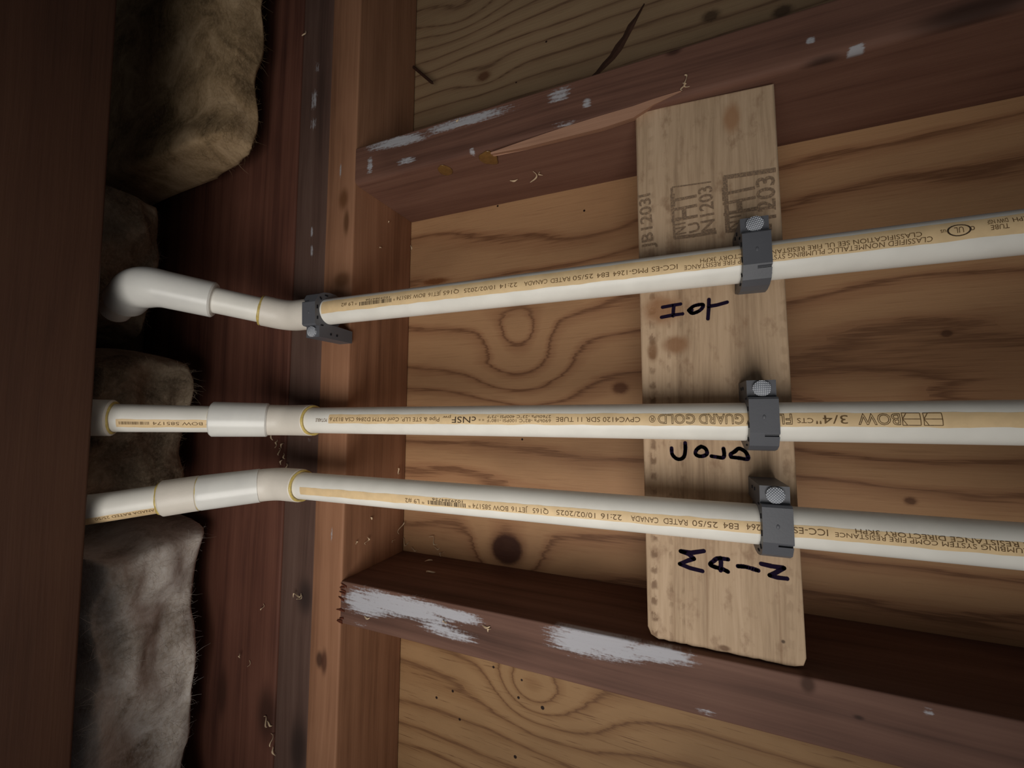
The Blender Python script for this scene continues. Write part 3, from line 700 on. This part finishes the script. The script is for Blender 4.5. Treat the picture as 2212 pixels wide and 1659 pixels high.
for i in range(20):
    t0, t1 = 2*PI*i/20, 2*PI*(i+1)/20
    q = [ch_.at(a + math.cos(t)*rr*1.5, R_(24) + math.sin(t)*rr/RP, RP + 0.00016) for t, rr in ((t0, .0026), (t1, .0026), (t1, .0031), (t0, .0031))]
    ac3.add(q, [(0, 1, 2, 3)])
ac.link_all(mat_text, ph_); ac2.link_all(mat_text2, ph_, 'barcode'); ac3.link_all(mat_text2, ph_, 'print_emblem')
pth, kk = lip(bend_path(A, K, E1, 0.03))
fitting('elbow_fitting', pth, [RS*0.965*k for k in kk], mat_fit, hot, [(E1 + d2*0.0002, d2, RP + 0.0014, 0.0011)])
up = straight('pipe', E1 - d2*0.01, E2 + d2*0.01, hot)
K2 = K + d2*along(K, d2, 304)
far = CP + ray(222, 700).normalized()*((K2 - CP).length + 0.085)     # the outlet turns away from the room, up behind the joist
d3 = (far - K2).normalized()
pth, kk = lip(bend_path(E2, K2, K2 + d3*0.036, 0.030, 14))
nn_ = len(pth)
fitting('bend_fitting', pth, [RS*1.08*k*(1.0 + 0.10*math.sin(PI*min(1, i/(nn_-1)))**2) for i, k in enumerate(kk)], mat_gloss, hot)
straight('pipe', K2 + d3*0.028, K2 + d3*0.06, hot)

# ---- main pipe
main = empty('water_pipe', foot(cl)); tag(main, 'cream plastic water pipe labelled MAIN, the lowest one in the picture', 'pipe')
K = cl.p + cl.d*along(cl.p, cl.d, 596)
d2, b2 = dir45(K, 440, 1064)
A = cl.p + cl.d*along(cl.p, cl.d, 652)
E1 = K + d2*along(K, d2, 556); E2 = K + d2*along(K, d2, 432)
pl = straight('pipe', foot(cl), A + cl.d*0.01, main)
link('print_stripe', stripe(cl, 2400, 648, lambda t: R_(10 - 16*t), lambda t: R_(-24 - 14*t), 22.0), mat_gold, pl)
ac = Acc(); ac2 = Acc()
for s, xs, xe, ph, h in (('NONMETALLIC PLUMBING SYSTEM COMP FIRE RESISTANCE', 2420, 1803, -5, .0022), ('SEE UL FIRE RESISTANCE DIRECTORY 3KPH', 2360, 1848, 8, .0022),
    ('ICC-ES', 1788, 1713, 0, .0032), ('PMG-1264', 1704, 1612, -2, .0032), ('E84', 1595, 1562, -4, .0032), ('25/50', 1550, 1495, -5, .0032), ('RATED', 1485, 1433, -6, .0032), ('CANADA', 1422, 1363, -7, .0032),
    ('22:16', 1343, 1298, -8, .0032), ('10/02/2025', 1286, 1202, -9, .0032), ('Q165', 1185, 1151, -10, .0032), ('JET16', 1140, 1105, -11, .0032), ('BOW 585174 *', 1098, 1012, -12, .0032), ('* L9 #2', 917, 876, -14, .0032)):
    pipe_text(ac, cl, s, xs, xe, R_(ph), h)
barcode(ac2, cl, 1006, 924, R_(-15), .0028); pipe_text(ac2, cl, '1029384756', 1000, 934, R_(-5), .0018)
ac.link_all(mat_text, pl); ac2.link_all(mat_text2, pl, 'barcode')
pth, kk = lip(bend_path(A, K, E1, 0.03))
fitting('elbow_fitting', pth, [RS*0.985*k for k in kk], mat_fit, main, [(A - cl.d*0.0002, cl.d, RP + 0.0013, 0.0011)])
pth, kk = lip([E1 - d2*0.002, E1 + d2*0.004, E2 - d2*0.004, E2])
fitting('coupling', pth, [RS*1.02]*5 + [RS*1.0], mat_gloss, main, [(E2, d2, RS*0.96, 0.0006)])
K2 = K + d2*along(K, d2, 414)
d3, b3 = dir45(K2, 185, 1102)
E3 = K2 + d3*along(K2, d3, 350)
pth, kk = lip(bend_path(E2 - d2*0.0005, K2, E3, 0.02))
fitting('elbow_fitting', pth, [RS*1.02*k for k in kk], mat_fit, main, [(E3 + d3*0.0002, d3, RP + 0.0010, 0.0013)])
KV = K2 + d3*along(K2, d3, 176)
up = link('pipe', from_bm('pipe', tube(bend_path(E3 - d3*0.01, KV, KV + ZU*0.06, 0.03), RP, 40), 50), mat_pipe, main)
cu = Cyl(E3, d3, onY(260, 1088, -0.12))
link('print_stripe', stripe(cu, 345, 150, lambda t: R_(-34), lambda t: R_(-80), 7.0, 80), mat_gold, up)
ac = Acc(); pipe_text(ac, cu, 'CANADA RATED 25/50', 338, 200, R_(-38), .0026); ac.link_all(mat_text, up, 'barcode')

# ------------------------------------------------------------------ clips
mat_clip = wavyplastic('grey_clip_plastic', (92, 93, 98), 0.45, 0.10)
mat_recess_shade = plain('recess_shade', lin(28, 28, 32), 0.8, 0.1)
g = NG('zinc_nail'); tc = g.t.nodes.new('ShaderNodeTexCoord'); sx = g.t.nodes.new('ShaderNodeSeparateXYZ'); g.l(tc.outputs['Object'], sx.inputs[0])
wa = g.m('SINE', g.mul(sx.outputs[0], 2*PI/0.00105)); wb = g.m('SINE', g.mul(sx.outputs[2], 2*PI/0.00105))
hh = g.m('MINIMUM', wa, wb); g.bump(hh, 0.7, 0.0005); g.b.inputs['Metallic'].default_value = 0.1
mat_nail = g.done(g.mix(g.mr(hh, -0.95, -0.25), lin(120, 126, 136), lin(240, 243, 250)), 0.32, 0.6)
def prism(prof, w0, w1):
    bm = bmesh.new(); a = [bm.verts.new((u, -v, w0)) for u, v in prof]; b = [bm.verts.new((u, -v, w1)) for u, v in prof]; n = len(prof)
    fa = bm.faces.new(a); fb = bm.faces.new(b[::-1])
    for i in range(n): bm.faces.new((a[i], b[i], b[(i+1) % n], a[(i+1) % n]))
    bmesh.ops.triangulate(bm, faces=[fa, fb]); bmesh.ops.recalc_face_normals(bm, faces=bm.faces[:]); return bm
def clip_profile(st, notch=False):
    """u across the pipe (nail side +), v towards the room; pipe centre at 0,0; backing surface at v=-st"""
    mm = 0.001; ri = 0.01145
    P = [(23.5, -st/mm), (23.5, 10.6), (14.2, 10.6), (14.0, 14.2), (12.8, 15.4), (-5.5, 16.0)]
    P += [(-6.3, 15.53), (-6.7, 13.4), (-8.1, 12.9), (-7.8, 14.65)] if notch else []
    P += [(-13.0, 11.6), (-15.4, 6.5), (-16.6, 0.0), (-16.4, -7.0), (-14.8, -12.5), (-12.6, -st/mm + 1.0)]
    P += [(-10.8, -st/mm + 1.4), (-11.9, -9.0)]
    Q = [(u*mm, v*mm) for u, v in P]
    arc = [(-ri*math.cos(t), ri*math.sin(t)) for t in [R_(a) for a in (-28, 0, 20, 40, 60, 80, 100, 120, 140, 160, 180)]]
    Q += arc + [(ri, -0.010), (0.0125, -st)]
    return Q
def clip(name, P, d, st, flip, label, half=0.0072, group=None, nail_rot=0.0):
    e = empty(name, P); tag(e, label, 'clip', group)
    M = Matrix.Identity(3)
    prof = clip_profile(st); prof2 = clip_profile(st, True)
    bm = prism(prof, 0.0, half); b2 = prism(prof2, -half, 0.0)
    me = bpy.data.meshes.new('clip_body'); t = bpy.data.meshes.new('t'); b2.to_mesh(t); b2.free(); bm.from_mesh(t); bpy.data.meshes.remove(t)
    bm.to_mesh(me); bm.free()
    body = bpy.data.objects.new('clip_body', me); COL.objects.link(body); me.materials.append(mat_clip); body.parent = e
    # moulding mark on the front, dark surface blocks painting the shade of core recesses on both ends
    bm = bmesh.new(); bmesh.ops.create_icosphere(bm, subdivisions=2, radius=0.0011, matrix=Matrix.Translation((0.003, -0.01565, 0.0)) @ Matrix.Diagonal((1.2, 0.35, 0.8, 1)))
    mk = bpy.data.objects.new('mould_mark', from_bm('mould_mark', bm, 80)); mk.data.materials.append(mat_clip); COL.objects.link(mk); mk.parent = body
    for sgn in (-1, 1):
        for (u, v, a, b) in ((-13.2, 4.0, 1.0, 3.2), (-9.5, 10.2, 2.6, 1.0), (-1.5, 13.5, 3.0, 1.0), (7.5, 13.0, 2.6, 1.0), (13.2, 8.0, 1.0, 2.6), (19.5, -2.0, 1.8, 1.4), (19.5, -9.0, 1.8, 1.4)):
            bm = box_bm(-a/2000, a/2000, -b/2000, b/2000, -0.0004, 0.0004)
            r = bpy.data.objects.new('recess', from_bm('recess', bm)); r.data.materials.append(mat_recess_shade); COL.objects.link(r); r.parent = body
            r.location = (u/1000, -v/1000, sgn*half); r.rotation_euler.z = (math.radians(40) if (u, v) == (-9.5, 10.2) else 0)
    # nail
    nl = bmesh.new(); y0 = -0.0108
    tube([(0.0188, y0, 0), (0.0188, y0 - 0.0018, 0), (0.0188, y0 - 0.0022, 0)], [0.0045, 0.0045, 0.0040], 28, True, nl)
    tube([(0.0188, st + 0.008, 0), (0.0188, y0, 0)], 0.0015, 12, True, nl)
    me = from_bm('nail', nl, 40); me.transform(Matrix.Translation((-0.0188, 0, 0)))
    n = bpy.data.objects.new('nail', me); COL.objects.link(n); me.materials.append(mat_nail); n.parent = e; n.location = (0.0188, 0, 0); n['label'] = 'galvanised nail with a waffled head'
    n.rotation_euler.y = nail_rot
    # orient: local z along the pipe, local -y towards the room
    zax = d.normalized(); yax = Vector((0, 1, 0)); yax = (yax - zax*yax.dot(zax)).normalized(); xax = yax.cross(zax)
    if flip: xax, zax = -xax, -zax
    e.rotation_euler = Matrix((xax, yax, zax)).transposed().to_euler()
    return e
def clip_on(c, xpx): return c.p + c.d*along(c.p, c.d, xpx) if xpx < 1000 else c.p + c.d*c.s_at(xpx)
P = clip_on(ch_, 1633); clip('pipe_clip', P, ch_.d, YF - P.y, False, 'grey pipe clip holding the hot pipe against the stamped board', nail_rot=0.5)
P = clip_on(cm, 1648); clip('pipe_clip', P, cm.d, YF - P.y, False, 'grey pipe clip holding the cold pipe, at the end of the word COLD', nail_rot=0.1)
P = clip_on(cl, 1676); clip('pipe_clip', P, cl.d, YF - P.y, False, 'grey pipe clip holding the main pipe, above the word MAIN', nail_rot=0.75)
P = ch_.p + ch_.d*along(ch_.p, ch_.d, 698); clip('pipe_clip', P, ch_.d, 0.0 - P.y, True, 'grey pipe clip on the orange plate beside the hot pipe elbow', nail_rot=0.2)

# ------------------------------------------------------------------ small wood details
# torn splinter along the right stud's inner edge
mat_torn = lumber('torn_pale_wood', 'Z', (130, 88, 66), (172, 126, 98), (196, 150, 120), [], 'XZ', [], 51.0)
up_ = [(1060, 329), (1140, 301), (1220, 274), (1300, 249), (1368, 229), (1410, 214), (1470, 196)]; dn_ = [(1060, 333), (1140, 317), (1220, 297), (1300, 277), (1368, 254), (1410, 227), (1472, 198)]
bm = bmesh.new(); fr_ = []; bk_ = []
for (a, b) in zip(up_, dn_):
    pa = onY(a[0], a[1], -0.0003); pb = onY(b[0], b[1], 0.0002); fr_.append((bm.verts.new(pa), bm.verts.new(pb)))
    bk_.append((bm.verts.new(pa + Vector((0, 0.006, 0))), bm.verts.new(pb + Vector((0.003, 0.008, 0)))))
for i in range(len(fr_) - 1):
    for q in ((fr_[i][0], fr_[i+1][0], fr_[i+1][1], fr_[i][1]), (fr_[i][1], fr_[i+1][1], bk_[i+1][1], bk_[i][1]), (fr_[i][0], bk_[i][0], bk_[i+1][0], fr_[i+1][0]), (bk_[i][0], bk_[i][1], bk_[i+1][1], bk_[i+1][0])): bm.faces.new(q)
bm.faces.new((fr_[0][0], fr_[0][1], bk_[0][1], bk_[0][0])); bm.faces.new((fr_[-1][0], bk_[-1][0], bk_[-1][1], fr_[-1][1]))
bmesh.ops.recalc_face_normals(bm, faces=bm.faces[:])
o = link('splinter', from_bm('splinter', bm), mat_torn, st_u); o['label'] = 'torn pale splinter'
# resin drops on the same stud's inner side
mat_resin = plain('amber_resin', lin(118, 84, 44), 0.25, 0.6, 0, 0.15, 200)
for (x, y, r) in ((961, 368, 0.0062), (1056, 342, 0.0075)):
    p = onX(x, y, W0 - 0.0001)
    bm = bmesh.new(); bmesh.ops.create_icosphere(bm, subdivisions=3, radius=r)
    for vtx in bm.verts:
        vtx.co *= 1 + 0.22*noise.noise(vtx.co*180 + Vector((x, y, 0))); vtx.co.x *= 0.16; vtx.co.y *= 1.3
    bmesh.ops.translate(bm, verts=bm.verts[:], vec=p); o = link('resin_drop', from_bm('resin_drop', bm, 80), mat_resin, st_u)
# dark split in the right bay's plywood
mat_crack = plain('dark_split', lin(74, 52, 42), 0.9, 0.1)
ck = [(1392, 8, 2), (1375, 38, 5), (1362, 58, 10), (1350, 82, 9), (1336, 103, 13), (1322, 124, 10), (1306, 140, 9), (1290, 158, 6), (1272, 172, 3), (1255, 180, 1)]
bm = bmesh.new(); pr = None
for (x, y, wd) in ck:
    a = onY(x - wd*0.55, y - wd*0.4, YB - 0.0002); b = onY(x + wd*0.55, y + wd*0.4, YB - 0.0002); c = onY(x, y, YB - 0.0022)
    va = [bm.verts.new(q) for q in (a, c, b)]
    if pr:
        for i in (0, 1): bm.faces.new((pr[i], pr[i+1], va[i+1], va[i]))
    pr = va
link('split', from_bm('split', bm), mat_crack, p_r)
# rusty nail sticking out by the plate
mat_rust = plain('rusty_steel', lin(66, 42, 32), 0.7, 0.3, 0.4, 0.2, 500)
a = onY(897, 148, YB - 0.006); b = onY(936, 181, YB - 0.012); d = (b - a).normalized()
o = link('nail', from_bm('nail', tube([a - d*0.004, a, b - d*0.004, b], [0.0016, 0.0016, 0.0016, 0.0004], 10), 40), mat_rust, None, a)
tag(o, 'thin rusty nail poking out between the plate and the plywood', 'nail')

# wood shavings caught on the framing
mat_shav = plain('pale_shaving', lin(208, 184, 152), 0.8, 0.2, 0, 0.15, 400)
WHERE = {'Z': 'on the underside of the orange top plate', 'B': 'on the plywood between the studs', 'L': 'on the inner side of the paint-smeared stud', 'U': 'on the inner side of the splintered stud', 'R': 'on the dark boards beside the insulation', 'F': 'on the room-side face of a stud', 'P': 'on the orange plate by the pipe clip'}
def shaving(P, nrm, size, seed, where, wd=0.0007):
    rnd = random.Random(seed); e, n2 = frame(nrm); th = rnd.uniform(0, 2*PI); d = e*math.cos(th) + n2*math.sin(th); s_ = nrm.cross(d)
    curl = rnd.uniform(1.5, 4.5); k = 14; V = []; Fc = []
    for i in range(k + 1):
        t = i/k; a = curl*t
        p = P + d*(size*(t - 0.5)) + s_*(0.28*size*math.sin(a*1.7)) + nrm*(0.0008 + 0.22*size*(1 - math.cos(a))*0.5)
        wv_ = (s_*math.cos(a*0.8) + nrm*math.sin(a*0.8))*wd*(0.35 + 0.65*math.sin(PI*min(1, max(0, t*0.9 + 0.05))))
        th_ = (nrm*math.cos(a*0.8) - s_*math.sin(a*0.8))*0.00012
        V += [p - wv_ + th_, p + wv_ + th_, p + wv_ - th_, p - wv_ - th_]
    for i in range(k):
        for j in range(4): Fc.append((4*i + j, 4*i + (j+1) % 4, 4*i + 4 + (j+1) % 4, 4*i + 4 + j))
    Fc += [(3, 2, 1, 0), (4*k, 4*k+1, 4*k+2, 4*k+3)]
    me = bpy.data.meshes.new('wood_shaving'); me.from_pydata([tuple(v) for v in V], [], Fc); me.update()
    o = link('wood_shaving', me, mat_shav, None, P)
    return tag(o, 'tiny pale wood shaving ' + WHERE[where], 'shaving', 'wood shavings ' + WHERE[where])
NY, NZ_, NXm, NXp = Vector((0, -1, 0)), Vector((0, 0, -1)), Vector((-1, 0, 0)), Vector((1, 0, 0))
sd = 100
for (x, y, pl_, sz) in ((874, 889, 'Z', .007), (858, 1018, 'Z', .008), (862, 1141, 'Z', .012), (790, 1168, 'Z', .007), (848, 1168, 'Z', .004), (877, 1170, 'B', .011), (896, 1186, 'B', .006),
    (939, 1166, 'B', .012), (945, 1183, 'B', .006), (956, 1195, 'B', .008), (926, 1214, 'L', .008), (931, 1240, 'L', .010), (768, 1172, 'Z', .003), (1052, 1350, 'F', .006), (1058, 1360, 'F', .004), (962, 1342, 'F', .004), (795, 1332, 'F', .005),
    (1110, 386, 'U', .007), (1150, 378, 'U', .014), (1168, 372, 'U', .008), (1482, 180, 'F', .008), (1476, 190, 'F', .006),
    (590, 945, 'R', .006), (600, 955, 'R', .006), (612, 962, 'R', .007), (606, 975, 'R', .007), (616, 985, 'R', .006), (610, 998, 'R', .006), (622, 1008, 'R', .006), (598, 962, 'R', .005),
    (645, 1284, 'R', .009), (650, 1290, 'R', .006), (570, 1310, 'R', .006), (540, 1432, 'R', .006), (578, 1555, 'R', .010), (590, 1595, 'R', .010), (594, 1620, 'R', .009), (585, 1562, 'R', .006), (520, 1415, 'R', .005),
    (885, 545, 'B', .005), (886, 535, 'Z', .005), (725, 700, 'P', .003), (990, 262, 'F', .003), (660, 75, 'R', .006), (820, 535, 'Z', .002), (838, 480, 'Z', .002), (800, 1120, 'Z', .003)):
    sd += 1
    if pl_ == 'Z': P, nv = onZ(x, y, 0.0003), NZ_
    elif pl_ == 'B': P, nv = onY(x, y, YB), NY
    elif pl_ == 'L': P, nv = onX(x, y, -W0), NXp
    elif pl_ == 'U': P, nv = onX(x, y, W0), NXm
    elif pl_ == 'R': P, nv = onY(x, y, 0.001), NY
    else: P, nv = onY(x, y, 0.0), NY
    shaving(P, nv, sz, sd, pl_)
# torn red fibres where the left stud meets the plate
mat_fib = plain('red_torn_fibre', lin(92, 50, 36), 0.8, 0.1)
rnd = random.Random(3)
for k in range(10):
    t = rnd.random(); x = 742 - 8*t + rnd.uniform(-3, 3); y = 1262 + 80*t + rnd.uniform(-2, 2)
    a = onY(x, y, -0.0002); ln_ = rnd.uniform(0.0015, 0.0055); d = Vector((rnd.uniform(-0.4, 0.5), -0.12, 1)).normalized()
    o = link('torn_fibre', from_bm('torn_fibre', tube([a - d*0.003, a, a + d*ln_], [0.0011, 0.0009, 0.0002], 6), 40), mat_fib, st_l)
